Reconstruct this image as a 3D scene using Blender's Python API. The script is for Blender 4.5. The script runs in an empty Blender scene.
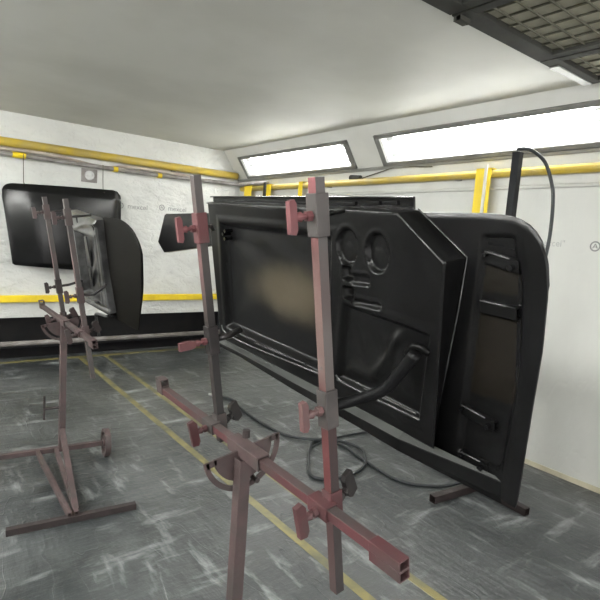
import bpy, bmesh, math, random
from mathutils import Vector, Matrix
random.seed(4)
SC = bpy.context.scene
COL = SC.collection

# ---------------------------------------------------------------- camera, world, exposure
cam_d = bpy.data.cameras.new('camera')
cam = bpy.data.objects.new('camera', cam_d)
COL.objects.link(cam)
cam_d.sensor_fit = 'HORIZONTAL'
cam_d.sensor_width = 36.0
cam_d.lens = 513.0 / 600.0 * 36.0
cam_d.clip_start = 0.05
_r = Vector((0.793, -0.604, 0.072)); _r.normalize()          # camera right
_f = Vector((0.608, 0.785, -0.118)); _f.normalize()          # camera forward
_f = (_f - _r * _f.dot(_r)).normalized()
_u = _r.cross(_f)                                            # camera up
cam.matrix_world = Matrix(((_r.x, _u.x, -_f.x, 0.0), (_r.y, _u.y, -_f.y, 0.0), (_r.z, _u.z, -_f.z, 1.5), (0, 0, 0, 1)))
SC.camera = cam

world = bpy.data.worlds.new('world')
SC.world = world
world.use_nodes = True
world.node_tree.nodes['Background'].inputs[0].default_value = (0.8, 0.82, 0.85, 1)
world.node_tree.nodes['Background'].inputs[1].default_value = 0.02
TUBE_RIGHT = 20.0       # strength of the fluorescent tubes on the right hand wall
TUBE_LEFT = 105.0         # strength of the tubes in the added fixtures on the opposite wall, raised for fill
FILL_LIGHT = 70.0         # fill light added behind the camera to flatten the lighting
_l = bpy.data.lights.new('added_fill_light', 'AREA'); _l.shape = 'RECTANGLE'; _l.size = 3.4; _l.size_y = 2.2
_l.energy = FILL_LIGHT; _l.color = (1.0, 0.985, 0.96)
_lo = bpy.data.objects.new('added_fill_light', _l); COL.objects.link(_lo)
_lo.location = (1.0, -2.33, 1.12); _lo.rotation_euler = (math.pi / 2, 0, 0)     # faces +Y into the booth
SC.view_settings.view_transform = 'Standard'
SC.view_settings.look = 'None'
SC.view_settings.exposure = 0.38
SC.view_settings.gamma = 1.0
SC.view_settings.use_curve_mapping = False

# ---------------------------------------------------------------- materials
def new_mat(name):
    m = bpy.data.materials.new(name)
    m.use_nodes = True
    nt = m.node_tree
    return m, nt, nt.nodes, nt.links, nt.nodes['Principled BSDF']

def noise_mix(nt, a, b, scale, lo, hi, detail=4, vec=None, rough=0.55):
    """colour output that goes from a to b with a noise"""
    N, L = nt.nodes, nt.links
    n = N.new('ShaderNodeTexNoise'); n.inputs['Scale'].default_value = scale; n.inputs['Detail'].default_value = detail
    n.inputs['Roughness'].default_value = rough
    if vec: L.new(vec, n.inputs['Vector'])
    r = N.new('ShaderNodeMapRange'); r.inputs[1].default_value = lo; r.inputs[2].default_value = hi
    L.new(n.outputs['Fac'], r.inputs[0])
    mx = N.new('ShaderNodeMix'); mx.data_type = 'RGBA'
    L.new(r.outputs[0], mx.inputs[0])
    for s, v in ((6, a), (7, b)):
        if hasattr(v, 'is_output'): L.new(v, mx.inputs[s])
        else: mx.inputs[s].default_value = (*v, 1)
    return mx.outputs[2]

def mapped(nt, scale=(1, 1, 1), rot=(0, 0, 0)):
    tc = nt.nodes.new('ShaderNodeTexCoord')
    mp = nt.nodes.new('ShaderNodeMapping'); mp.inputs['Scale'].default_value = scale; mp.inputs['Rotation'].default_value = rot
    nt.links.new(tc.outputs['Object'], mp.inputs['Vector'])
    return mp.outputs[0]

def bump(nt, height, strength, dist, prev=None):
    b = nt.nodes.new('ShaderNodeBump'); b.inputs['Strength'].default_value = strength; b.inputs['Distance'].default_value = dist
    nt.links.new(height, b.inputs['Height'])
    if prev: nt.links.new(prev, b.inputs['Normal'])
    return b.outputs[0]

def mottled(name, a, b, scale=12, rough=0.5, metallic=0.0, lo=0.4, hi=0.62, bs=0.0, coat=0.0, c=None, spec=0.4):
    m, nt, N, L, P = new_mat(name)
    v = mapped(nt)
    col = noise_mix(nt, a, b, scale, lo, hi, vec=v)
    if c: col = noise_mix(nt, col, c, scale * 0.45, 0.5, 0.66, vec=v)
    L.new(col, P.inputs['Base Color'])
    P.inputs['Roughness'].default_value = rough; P.inputs['Metallic'].default_value = metallic
    P.inputs['Coat Weight'].default_value = coat; P.inputs['Specular IOR Level'].default_value = spec
    if bs:
        n = N.new('ShaderNodeTexNoise'); n.inputs['Scale'].default_value = scale * 6; n.inputs['Detail'].default_value = 3
        L.new(v, n.inputs['Vector'])
        L.new(bump(nt, n.outputs['Fac'], bs, 0.002), P.inputs['Normal'])
    return m

def film_mat(name, base, stretch, wr=0.5):
    """thin white masking film stuck on a wall: creases and a dull sheen"""
    m, nt, N, L, P = new_mat(name)
    v = mapped(nt, stretch)
    col = noise_mix(nt, base, tuple(x * 0.86 for x in base), 1.6, 0.35, 0.7, vec=v)
    # thin grey crease lines
    vo = N.new('ShaderNodeTexVoronoi'); vo.feature = 'DISTANCE_TO_EDGE'; vo.inputs['Scale'].default_value = 2.6
    nz = N.new('ShaderNodeTexNoise'); nz.inputs['Scale'].default_value = 2.2; nz.inputs['Detail'].default_value = 5
    L.new(v, nz.inputs['Vector'])
    ad = N.new('ShaderNodeVectorMath'); ad.operation = 'MULTIPLY_ADD'
    L.new(nz.outputs['Color'], ad.inputs[0]); ad.inputs[1].default_value = (.7, .7, .7); L.new(v, ad.inputs[2])
    L.new(ad.outputs[0], vo.inputs['Vector'])
    n2 = N.new('ShaderNodeTexNoise'); n2.inputs['Scale'].default_value = 5; n2.inputs['Detail'].default_value = 8
    L.new(v, n2.inputs['Vector'])
    r = N.new('ShaderNodeMapRange'); r.inputs[1].default_value = 0.0; r.inputs[2].default_value = 0.05
    L.new(vo.outputs['Distance'], r.inputs[0])
    L.new(col, P.inputs['Base Color'])
    b1 = bump(nt, r.outputs[0], 0.25 * wr, 0.02)
    b2 = bump(nt, n2.outputs['Fac'], 0.6 * wr, 0.06, b1)
    L.new(b2, P.inputs['Normal'])
    P.inputs['Roughness'].default_value = 0.42
    P.inputs['Specular IOR Level'].default_value = 0.35
    return m

def floor_mat():
    """dark concrete under clear dusty film: soft wrinkles, scuffs, white dust smears and painted wrinkle reflections"""
    m, nt, N, L, P = new_mat('floor_film')
    v = mapped(nt)
    va = mapped(nt, (2.6, 0.7, 1), (0, 0, 0.55)); vb = mapped(nt, (0.55, 2.2, 1), (0, 0, 0.3))
    base = noise_mix(nt, (0.030, 0.034, 0.036), (0.066, 0.072, 0.074), 1.1, 0.38, 0.66, vec=v)
    n0 = N.new('ShaderNodeTexNoise'); n0.inputs['Scale'].default_value = 2.1; n0.inputs['Detail'].default_value = 3
    L.new(v, n0.inputs['Vector'])
    def warp(vec, k):
        ad = N.new('ShaderNodeVectorMath'); ad.operation = 'MULTIPLY_ADD'
        L.new(n0.outputs['Color'], ad.inputs[0]); ad.inputs[1].default_value = (k, k, k); L.new(vec, ad.inputs[2])
        return ad.outputs[0]
    def smear(vec, scale, lo, hi, top, detail):
        n = N.new('ShaderNodeTexNoise'); n.inputs['Scale'].default_value = scale; n.inputs['Detail'].default_value = detail; n.inputs['Roughness'].default_value = 0.6
        L.new(vec, n.inputs['Vector'])
        r = N.new('ShaderNodeMapRange'); r.inputs[1].default_value = lo; r.inputs[2].default_value = hi; r.inputs[4].default_value = top
        L.new(n.outputs['Fac'], r.inputs[0]); return r.outputs[0], n.outputs['Fac']
    wa, wb = warp(va, .16), warp(vb, .16)
    s1, h1 = smear(wa, 4.6, .57, .74, .85, 7)
    s2, h2 = smear(wb, 4.2, .57, .74, .85, 7)
    s3, h3 = smear(warp(v, .3), 1.7, .46, .75, .5, 8)
    # ridged thin fold lines
    def fold(h, w, amp):
        a = N.new('ShaderNodeMath'); a.operation = 'SUBTRACT'; L.new(h, a.inputs[0]); a.inputs[1].default_value = .5
        b = N.new('ShaderNodeMath'); b.operation = 'ABSOLUTE'; L.new(a.outputs[0], b.inputs[0])
        r = N.new('ShaderNodeMapRange'); r.inputs[1].default_value = 0; r.inputs[2].default_value = w; r.inputs[3].default_value = amp; r.inputs[4].default_value = 0
        L.new(b.outputs[0], r.inputs[0]); return r.outputs[0]
    nf = N.new('ShaderNodeTexNoise'); nf.inputs['Scale'].default_value = 1.5; nf.inputs['Detail'].default_value = 2.5; L.new(wa, nf.inputs['Vector'])
    f1 = fold(nf.outputs['Fac'], .006, .5)
    gate = N.new('ShaderNodeMath'); gate.operation = 'MULTIPLY'; L.new(f1, gate.inputs[0])
    gr = N.new('ShaderNodeMapRange'); gr.inputs[1].default_value = .55; gr.inputs[2].default_value = .70; L.new(h3, gr.inputs[0]); L.new(gr.outputs[0], gate.inputs[1])
    col = base
    for f, c in ((s3, (.17, .18, .18)), (s1, (.28, .295, .295)), (s2, (.30, .315, .315)), (gate.outputs[0], (.42, .44, .44))):  # white streaks: dust and scuffs, plus wrinkle reflections painted into the colour
        mx = N.new('ShaderNodeMix'); mx.data_type = 'RGBA'; L.new(f, mx.inputs[0]); L.new(col, mx.inputs[6]); mx.inputs[7].default_value = (*c, 1)
        col = mx.outputs[2]
    L.new(col, P.inputs['Base Color'])
    b = bump(nt, h1, 0.25, 0.05); b = bump(nt, h2, 0.22, 0.05, b); b = bump(nt, f1, 0.3, 0.012, b)
    L.new(b, P.inputs['Normal'])
    P.inputs['Roughness'].default_value = 0.3
    return m

def emit_mat(name, col, s):
    m, nt, N, L, P = new_mat(name)
    P.inputs['Base Color'].default_value = (0.9, 0.9, 0.9, 1)
    P.inputs['Emission Color'].default_value = (*col, 1); P.inputs['Emission Strength'].default_value = s
    return m

def pane_mat():
    m, nt, N, L, P = new_mat('lamp_glass')
    N.remove(P)
    t = N.new('ShaderNodeBsdfTransparent'); g = N.new('ShaderNodeBsdfGlossy'); g.inputs['Roughness'].default_value = 0.08
    t.inputs[0].default_value = (0.96, 0.97, 0.97, 1)
    mx = N.new('ShaderNodeMixShader'); mx.inputs[0].default_value = 0.05
    L.new(t.outputs[0], mx.inputs[1]); L.new(g.outputs[0], mx.inputs[2])
    L.new(mx.outputs[0], N['Material Output'].inputs['Surface'])
    return m

def paint_mat(name, col, rough, dust=(0.05, 0.05, 0.055), amount=0.25, scale=7, orange=0.02, spec=0.26):
    """black car paint fresh from the gun, with faint dusty overspray"""
    m, nt, N, L, P = new_mat(name)
    v = mapped(nt)
    c = noise_mix(nt, col, tuple(col[i] * (1 - amount) + dust[i] * amount for i in range(3)), scale, 0.42, 0.7, vec=v)
    L.new(c, P.inputs['Base Color'])
    P.inputs['Roughness'].default_value = rough
    P.inputs['Specular IOR Level'].default_value = spec
    n = N.new('ShaderNodeTexNoise'); n.inputs['Scale'].default_value = 60; n.inputs['Detail'].default_value = 2
    L.new(v, n.inputs['Vector'])
    L.new(bump(nt, n.outputs['Fac'], orange, 0.003), P.inputs['Normal'])
    return m

M = {}
M['film_back'] = film_mat('film_back', (0.68, 0.685, 0.66), (1.3, 1.3, 2.0), 0.95)
M['film_right'] = film_mat('film_right', (0.66, 0.665, 0.635), (1, 1.3, 0.6), 0.22)
M['white_paint'] = mottled('white_paint', (0.66, 0.66, 0.63), (0.59, 0.59, 0.56), 1.5, 0.55)
M['ceiling_paint'] = mottled('ceiling_paint', (0.60, 0.60, 0.56), (0.53, 0.53, 0.49), 1.1, 0.6)
M['floor'] = floor_mat()
M['black_void'] = mottled('black_film', (0.008, 0.008, 0.010), (0.014, 0.013, 0.014), 5, 0.6)
M['yellow_pipe'] = mottled('yellow_pipe', (0.50, 0.36, 0.045), (0.42, 0.32, 0.09), 6, 0.4)
M['yellow_tape'] = mottled('yellow_tape', (0.80, 0.60, 0.02), (0.72, 0.52, 0.03), 8, 0.45)
M['floor_yellow'] = mottled('floor_yellow', (0.22, 0.19, 0.065), (0.10, 0.098, 0.06), 7, 0.4, lo=0.36, hi=0.66)
M['grey_pipe'] = mottled('grey_pipe', (0.30, 0.28, 0.27), (0.20, 0.18, 0.17), 7, 0.4)
M['tan_film'] = mottled('tan_film', (0.50, 0.45, 0.38), (0.34, 0.28, 0.24), 4, 0.5)
M['base_tape'] = mottled('base_tape', (0.62, 0.58, 0.44), (0.5, 0.46, 0.34), 6, 0.6)
M['lamp_frame'] = mottled('lamp_frame', (0.20, 0.20, 0.19), (0.14, 0.14, 0.13), 6, 0.5)
M['grey_strip'] = mottled('grey_strip', (0.26, 0.26, 0.245), (0.21, 0.21, 0.20), 6, 0.5)
M['reflector'] = mottled('reflector', (0.85, 0.85, 0.85), (0.8, 0.8, 0.8), 6, 0.4)
M['tube_right'] = emit_mat('tube_right', (1.0, 0.99, 0.95), TUBE_RIGHT)
M['tube_left'] = emit_mat('tube_left', (1.0, 0.99, 0.95), TUBE_LEFT)
M['glass'] = pane_mat()
M['dark_steel'] = mottled('dark_steel', (0.042, 0.042, 0.038), (0.056, 0.056, 0.050), 6, 0.8, spec=.08)
M['filter'] = mottled('filter_media', (0.40, 0.385, 0.31), (0.34, 0.33, 0.265), 9, 0.95, bs=0.2, spec=.05)
M['wire'] = mottled('wire', (0.13, 0.127, 0.10), (0.11, 0.108, 0.085), 9, 0.9, spec=.03)
M['mauve'] = mottled('mauve_overspray', (0.082, 0.054, 0.054), (0.060, 0.043, 0.043), 16, 0.6, c=(0.062, 0.052, 0.050), bs=0.15)
M['mauve_dark'] = mottled('mauve_dark', (0.036, 0.027, 0.027), (0.028, 0.022, 0.022), 16, 0.5, bs=0.15)
M['red'] = mottled('red_overspray', (0.090, 0.031, 0.035), (0.070, 0.030, 0.032), 12, 0.5, c=(0.066, 0.045, 0.044), bs=0.15)
M['pink'] = mottled('pink_overspray', (0.15, 0.050, 0.055), (0.115, 0.043, 0.046), 12, 0.55, c=(0.10, 0.066, 0.064), bs=0.15)
M['steel'] = mottled('grey_overspray', (0.068, 0.060, 0.058), (0.050, 0.044, 0.043), 10, 0.5, c=(0.080, 0.060, 0.058), bs=0.15)
def banded(name, stops):
    """overspray built up in bands along an upright: list of (height above floor, colour)"""
    m, nt, N, L, P = new_mat(name)
    tc = N.new('ShaderNodeTexCoord'); sp = N.new('ShaderNodeSeparateXYZ'); L.new(tc.outputs['Object'], sp.inputs[0])
    nz = N.new('ShaderNodeTexNoise'); nz.inputs['Scale'].default_value = 14; nz.inputs['Detail'].default_value = 4; L.new(tc.outputs['Object'], nz.inputs['Vector'])
    a = N.new('ShaderNodeMath'); a.operation = 'MULTIPLY_ADD'; L.new(nz.outputs['Fac'], a.inputs[0]); a.inputs[1].default_value = .12; L.new(sp.outputs['Z'], a.inputs[2])
    r = N.new('ShaderNodeMapRange'); r.inputs[1].default_value = .6; r.inputs[2].default_value = 1.8; L.new(a.outputs[0], r.inputs[0])
    cr = N.new('ShaderNodeValToRGB'); L.new(r.outputs[0], cr.inputs[0])
    el = cr.color_ramp.elements
    while len(el) > 1: el.remove(el[0])
    for k, (z, c) in enumerate(stops):
        p_ = (z + .06 - .6) / 1.2
        if k == 0: el[0].position = p_; el[0].color = (*c, 1)
        else: el.new(p_).color = (*c, 1)
    L.new(cr.outputs[0], P.inputs['Base Color']); P.inputs['Roughness'].default_value = .5
    return m
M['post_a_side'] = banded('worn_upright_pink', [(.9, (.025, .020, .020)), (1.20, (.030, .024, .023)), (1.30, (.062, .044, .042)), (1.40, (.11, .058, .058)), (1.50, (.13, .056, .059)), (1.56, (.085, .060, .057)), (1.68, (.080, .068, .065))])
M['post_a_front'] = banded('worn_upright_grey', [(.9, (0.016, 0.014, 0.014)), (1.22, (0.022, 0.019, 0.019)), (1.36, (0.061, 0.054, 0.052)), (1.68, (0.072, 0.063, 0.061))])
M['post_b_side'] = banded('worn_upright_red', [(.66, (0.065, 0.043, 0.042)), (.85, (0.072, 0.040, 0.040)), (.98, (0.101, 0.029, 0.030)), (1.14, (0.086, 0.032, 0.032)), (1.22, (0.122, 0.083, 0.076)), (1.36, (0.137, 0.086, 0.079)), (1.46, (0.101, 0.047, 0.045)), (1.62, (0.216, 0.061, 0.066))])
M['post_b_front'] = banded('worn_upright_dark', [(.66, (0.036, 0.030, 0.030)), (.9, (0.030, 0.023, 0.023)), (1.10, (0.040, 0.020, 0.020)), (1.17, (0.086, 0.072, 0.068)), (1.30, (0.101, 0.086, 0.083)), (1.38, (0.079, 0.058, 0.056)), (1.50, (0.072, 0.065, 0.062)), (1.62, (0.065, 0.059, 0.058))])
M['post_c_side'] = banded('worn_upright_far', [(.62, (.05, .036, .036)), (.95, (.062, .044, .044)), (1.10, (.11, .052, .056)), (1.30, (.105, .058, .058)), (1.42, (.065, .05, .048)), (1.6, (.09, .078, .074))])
M['bar_top'] = mottled('bar_top_overspray', (0.075, 0.045, 0.045), (0.060, 0.048, 0.047), 9, 0.5, c=(0.082, 0.070, 0.067), bs=0.15)
M['charcoal'] = mottled('charcoal_overspray', (0.016, 0.0145, 0.015), (0.03, 0.025, 0.025), 14, 0.4, bs=0.1)
M['brown_steel'] = mottled('brown_steel', (0.017, 0.012, 0.012), (0.03, 0.022, 0.022), 9, 0.45)
M['black_paint'] = paint_mat('black_paint', (0.0040, 0.0040, 0.0042), 0.30, dust=(.02, .02, .021), amount=.14, spec=.2)
M['bonnet'] = paint_mat('bonnet_paint', (0.0035, 0.0035, 0.004), 0.23, dust=(.02, .02, .021), amount=.1, spec=.45)
M['glint'] = paint_mat('painted_glint', (0.05, 0.05, 0.05), 0.25, dust=(.16, .16, .16), amount=.6, scale=25, spec=.6)  # grey lighter than the black paint, standing in for edge glints
M['sill'] = paint_mat('lit_sill', (0.052, 0.055, 0.052), 0.5, dust=(.06, .06, .06), spec=.4)  # paler than the door: light caught by the ledge put into the colour
M['black_gloss'] = paint_mat('black_gloss', (0.0035, 0.0035, 0.004), 0.2, dust=(.02, .02, .021), amount=.1, spec=.4)
M['black_satin'] = paint_mat('black_satin', (0.0040, 0.0040, 0.0045), 0.48, dust=(.012, .012, .013), spec=.15)
M['brown_black'] = paint_mat('brown_black', (0.0065, 0.0050, 0.0032), 0.5, dust=(.012, .01, .008), spec=.2)
M['flap'] = paint_mat('flap_paint', (0.0036, 0.0031, 0.0025), 0.6, dust=(.008, .007, .006), spec=.08)
M['grey_panel'] = paint_mat('grey_panel', (0.020, 0.020, 0.020), 0.3, dust=(0.13, 0.13, 0.13), amount=0.6, scale=9, spec=.5)
M['rubber'] = mottled('rubber', (0.006, 0.0065, 0.008), (0.010, 0.011, 0.013), 9, 0.55, spec=.2)
M['hose'] = mottled('hose_rubber', (0.016, 0.019, 0.021), (0.026, 0.029, 0.032), 9, 0.4)
M['ink'] = mottled('grey_ink', (0.24, 0.24, 0.24), (0.30, 0.30, 0.30), 30, 0.6)
M['faint_ink'] = mottled('faint_ink', (0.40, 0.40, 0.40), (0.52, 0.52, 0.51), 30, 0.6)
M['bright_steel'] = mottled('bright_steel', (0.55, 0.55, 0.55), (0.4, 0.4, 0.4), 14, 0.3, metallic=0.8)

# ---------------------------------------------------------------- mesh helpers
def link_mesh(name, bm, mats, parent=None, smooth=False, bevel=0.0, kind=None, segs=2):
    me = bpy.data.meshes.new(name)
    bmesh.ops.recalc_face_normals(bm, faces=bm.faces[:]) if not smooth == 'keep' else None
    bm.to_mesh(me); bm.free()
    if not isinstance(mats, (list, tuple)): mats = [mats]
    for m in mats: me.materials.append(m)
    if smooth:
        for p in me.polygons: p.use_smooth = True
    o = bpy.data.objects.new(name, me)
    COL.objects.link(o)
    if parent: o.parent = parent
    if bevel:
        md = o.modifiers.new('bevel', 'BEVEL'); md.width = bevel; md.segments = segs; md.limit_method = 'ANGLE'; md.angle_limit = math.radians(40)
    if kind: o['kind'] = kind
    return o

def thing(name, label, cat, loc=(0, 0, 0), group=None):
    o = bpy.data.objects.new(name, None); o.empty_display_size = 0.1
    COL.objects.link(o); o.location = loc
    tag(o, label, cat, group)
    return o

def tag(o, label, cat, group=None):
    o['label'] = label; o['category'] = cat
    if group: o['group'] = group
    return o

def add_box(bm, c, s, rot=None, mi=0):
    r = bmesh.ops.create_cube(bm, size=1.0)
    vs = r['verts']
    for v in vs:
        p = Vector((v.co.x * s[0], v.co.y * s[1], v.co.z * s[2]))
        if rot: p = rot @ p
        v.co = p + Vector(c)
    for f in {f for v in vs for f in v.link_faces}: f.material_index = mi
    return vs

def minmax_box(bm, a, b, mi=0):
    a, b = Vector(a), Vector(b)
    return add_box(bm, (a + b) / 2, b - a, None, mi)

def frame_of(d, hint):
    d = d.normalized(); h = Vector(hint)
    s = d.cross(h)
    if s.length < 1e-5: s = d.cross(Vector((1, 0, 0)))
    s.normalize(); u = s.cross(d).normalized()
    return s, u

def add_square_tube(bm, p0, p1, w, h, hint=(0, 0, 1), wall=0.003, side_mats=(0, 0, 0, 0)):
    """hollow rectangular tube open at both ends; faces in order: +side, +up, -side, -up"""
    p0, p1 = Vector(p0), Vector(p1)
    s, u = frame_of(p1 - p0, hint)
    def ring(p, a, b):
        return [bm.verts.new(p + s * x * a / 2 + u * y * b / 2) for x, y in ((1, -1), (1, 1), (-1, 1), (-1, -1))]
    o0, o1 = ring(p0, w, h), ring(p1, w, h)
    i0, i1 = ring(p0, w - 2 * wall, h - 2 * wall), ring(p1, w - 2 * wall, h - 2 * wall)
    for k in range(4):
        j = (k + 1) % 4
        f = bm.faces.new((o0[k], o0[j], o1[j], o1[k])); f.material_index = side_mats[k]
        bm.faces.new((i0[j], i0[k], i1[k], i1[j]))
        bm.faces.new((o0[j], o0[k], i0[k], i0[j]))
        bm.faces.new((o1[k], o1[j], i1[j], i1[k]))

def add_cyl(bm, p0, p1, r, n=16, r2=None):
    p0, p1 = Vector(p0), Vector(p1)
    s, u = frame_of(p1 - p0, (0, 0, 1))
    r2 = r if r2 is None else r2
    a = [bm.verts.new(p0 + (s * math.cos(t) + u * math.sin(t)) * r) for t in (2 * math.pi * k / n for k in range(n))]
    b = [bm.verts.new(p1 + (s * math.cos(t) + u * math.sin(t)) * r2) for t in (2 * math.pi * k / n for k in range(n))]
    for k in range(n):
        j = (k + 1) % n
        bm.faces.new((a[k], a[j], b[j], b[k]))
    bm.faces.new(a[::-1]); bm.faces.new(b)

def add_ring(bm, c, axis, r_out, r_in, w, n=32):
    """flat thick ring about axis, width w"""
    c = Vector(c); axis = Vector(axis).normalized()
    s, u = frame_of(axis, (0, 0, 1))
    R = []
    for rr, ww in ((r_out, -w / 2), (r_out, w / 2), (r_in, w / 2), (r_in, -w / 2)):
        R.append([bm.verts.new(c + axis * ww + (s * math.cos(t) + u * math.sin(t)) * rr) for t in (2 * math.pi * k / n for k in range(n))])
    for q in range(4):
        A, B = R[q], R[(q + 1) % 4]
        for k in range(n):
            j = (k + 1) % n
            bm.faces.new((A[k], A[j], B[j], B[k]))

def smooth_path(pts, n=8):
    P = [Vector(p) for p in pts]
    out = []
    for i in range(len(P) - 1):
        a, b, c, d = P[max(i - 1, 0)], P[i], P[i + 1], P[min(i + 2, len(P) - 1)]
        for k in range(n):
            t = k / n
            out.append(0.5 * ((2 * b) + (c - a) * t + (2 * a - 5 * b + 4 * c - d) * t * t + (3 * b - a - 3 * c + d) * t ** 3))
    out.append(P[-1])
    return out

def add_tube(bm, pts, r, n=10, smooth=0):
    P = smooth_path(pts, smooth) if smooth else [Vector(p) for p in pts]
    rings = []
    prev = None
    for i, p in enumerate(P):
        d = (P[min(i + 1, len(P) - 1)] - P[max(i - 1, 0)])
        if prev is None: s, u = frame_of(d, (0.1, 0.2, 1))
        else:
            u = prev - d.normalized() * prev.dot(d.normalized()); u.normalize(); s = d.normalized().cross(u)
        prev = u
        rr = r[min(i, len(r) - 1)] if isinstance(r, (list, tuple)) else r
        rings.append([bm.verts.new(p + (s * math.cos(t) + u * math.sin(t)) * rr) for t in (2 * math.pi * k / n for k in range(n))])
    for a, b in zip(rings, rings[1:]):
        for k in range(n):
            j = (k + 1) % n
            bm.faces.new((a[k], a[j], b[j], b[k]))
    bm.faces.new(rings[0][::-1]); bm.faces.new(rings[-1])

def add_prism(bm, pts, d):
    """extrude a 3D polygon by vector d"""
    d = Vector(d)
    a = [bm.verts.new(Vector(p)) for p in pts]; b = [bm.verts.new(Vector(p) + d) for p in pts]
    n = len(a)
    bm.faces.new(a[::-1]); bm.faces.new(b)
    for k in range(n):
        j = (k + 1) % n
        bm.faces.new((a[k], a[j], b[j], b[k]))

# ---------------------------------------------------------------- room shell
XR, YB, ZC = 3.557, 6.094, 2.56        # right wall, back wall, ceiling
XL, YF = -1.55, -2.3                   # the walls behind the camera
CH_X, CH_Z = 3.30, 2.20                # the sloping lamp panel runs from (XR, CH_Z) up to (CH_X, ZC)
LAMPS = ((3.79, 5.83), (1.40, 3.43), (-.99, 1.04))
V0, V1 = 0.035, 0.335                  # lamp opening along the slope
SLOPE = Vector((CH_X - XR, 0, ZC - CH_Z)); SL = SLOPE.length; SLOPE.normalize()
NRM = Vector((-SLOPE.z, 0, SLOPE.x))   # into the room

def slab(bm, y0, y1, v0, v1, sx):
    """piece of the sloping panel; sx = 1 right wall, -1 mirrored to the left wall"""
    pts = []
    for v, y in ((v0, y0), (v1, y0), (v1, y1), (v0, y1)):
        p = Vector((XR, y, CH_Z)) + SLOPE * v
        pts.append(p)
    if sx < 0: pts = [Vector((XL + (XR - p.x), p.y, p.z)) for p in pts]
    n = Vector((-NRM.x * sx, 0, -NRM.z)) * 0.02
    add_prism(bm, pts, n)

def struct(name, bm, m, **k):
    return link_mesh(name, bm, m, kind='structure', **k)

bm = bmesh.new(); minmax_box(bm, (XL - .1, YF - .1, -0.1), (XR + .1, YB + .7, 0)); struct('floor', bm, M['floor'])
for side, sx, mat in (('right', 1, 'film_right'), ('left', -1, 'white_paint')):
    bm = bmesh.new()
    if sx > 0: minmax_box(bm, (XR, YF, 0), (XR + .06, YB, CH_Z))
    else: minmax_box(bm, (XL - .06, YF, 0), (XL, YB, CH_Z))
    struct('wall_' + side, bm, M[mat])
    bm = bmesh.new()
    slab(bm, YF, YB, 0, V0, sx); slab(bm, YF, YB, V1, SL, sx)
    ys = sorted([YF, YB] + [y for l in LAMPS for y in l])
    for a, b in zip(ys[::2], ys[1::2]): slab(bm, a, b, V0, V1, sx)
    struct('trim_3' if sx > 0 else 'trim_4', bm, M['white_paint'])
bm = bmesh.new()
minmax_box(bm, (XL, YB, 0.45), (XR + .06, YB + .06, ZC))
wall_back = struct('wall_back', bm, M['film_back'])
bm = bmesh.new()
minmax_box(bm, (XL, YB + .5, 0), (XR + .06, YB + .55, 0.5)); minmax_box(bm, (XL, YB + .06, 0.45), (XR + .06, YB + .5, 0.5))
minmax_box(bm, (XL, YB + .05, 0.0), (XR + .06, YB + .5, 0.004))
struct('trim_1', bm, M['black_void'])                     # black lined extraction slot at the foot of the back wall
bm = bmesh.new(); minmax_box(bm, (XL, YF - .06, 2.23), (XR, YF, ZC)); minmax_box(bm, (XL, YF - .06, 0), (-.71, YF, 2.23)); minmax_box(bm, (2.71, YF - .06, 0), (XR, YF, 2.23)); struct('wall_front', bm, M['white_paint'])  # opening left for the added fill light
FX0, FX1, FY0, FY1 = 1.14, 3.24, 0.30, 1.56              # bay of ceiling filters
bm = bmesh.new()
minmax_box(bm, (XL - .06, FY1, ZC), (XR + .06, YB + .06, ZC + .05))
minmax_box(bm, (XL - .06, YF - .06, ZC), (XR + .06, FY0, ZC + .05))
minmax_box(bm, (XL - .06, FY0, ZC), (FX0, FY1, ZC + .05)); minmax_box(bm, (FX1, FY0, ZC), (XR + .06, FY1, ZC + .05))
minmax_box(bm, (FX0 - .05, FY0 - .05, ZC + .13), (FX1 + .05, FY1 + .05, ZC + .17))
struct('ceiling', bm, M['ceiling_paint'])
bm = bmesh.new(); slab(bm, YF, YB, .004, .030, 1); [setattr(v, 'co', v.co + NRM * .018) for v in bm.verts]; struct('trim_5', bm, M['grey_strip'])
bm = bmesh.new(); minmax_box(bm, (XR - .006, YF, 0), (XR, YB, 0.035)); struct('baseboard_right', bm, M['base_tape'])
# painted yellow lines on the floor under the film
bm = bmesh.new()
for xa, xb, w in ((1.54, 1.55, .048), (1.82, 1.81, .044)):
    add_prism(bm, [(xa - w / 2, 5.93, 0), (xa + w / 2, 5.93, 0), (xb + w / 2, YF, 0), (xb - w / 2, YF, 0)], (0, 0, .0015))
minmax_box(bm, (XL, 5.93, 0), (XR, 6.0, .0015))
struct('trim_2', bm, M['floor_yellow'])

# ---------------------------------------------------------------- pipes and rails along the walls
def pipe(name, pts, r, mat, label, cat='pipe', smooth=0, n=14):
    bm = bmesh.new(); add_tube(bm, pts, r, n, smooth)
    return tag(link_mesh(name, bm, M[mat], smooth=True), label, cat)

yp = thing('yellow_pipe', 'thick yellow pipe along the back wall just under the ceiling', 'pipe', (1, 6.03, 2.25))
bm = bmesh.new(); add_tube(bm, [(XL - 1, 0, 0), (2.48, 0, .005)], 0.045, 14); link_mesh('pipe', bm, M['yellow_pipe'], yp, smooth=True)
for x in (-1.6, .2, 1.6):
    bm = bmesh.new(); minmax_box(bm, (x - .02, .0, -.05), (x + .02, .06, .02)); link_mesh('wall_bracket', bm, M['grey_pipe'], yp)
yr = thing('yellow_pipe', 'yellow pipe running along the right wall under the lamps', 'pipe', (3.515, 2, 2.09))
bm = bmesh.new(); add_tube(bm, [(0, YF - 1.9, 0), (0, 3.95, 0)], 0.031, 14); link_mesh('pipe', bm, M['yellow_pipe'], yr, smooth=True)
for y in (-2.6, .6, 2.2):
    bm = bmesh.new(); minmax_box(bm, (0, y - .02, -.035), (.0415, y + .02, .02)); link_mesh('wall_bracket', bm, M['grey_pipe'], yr)
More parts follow.
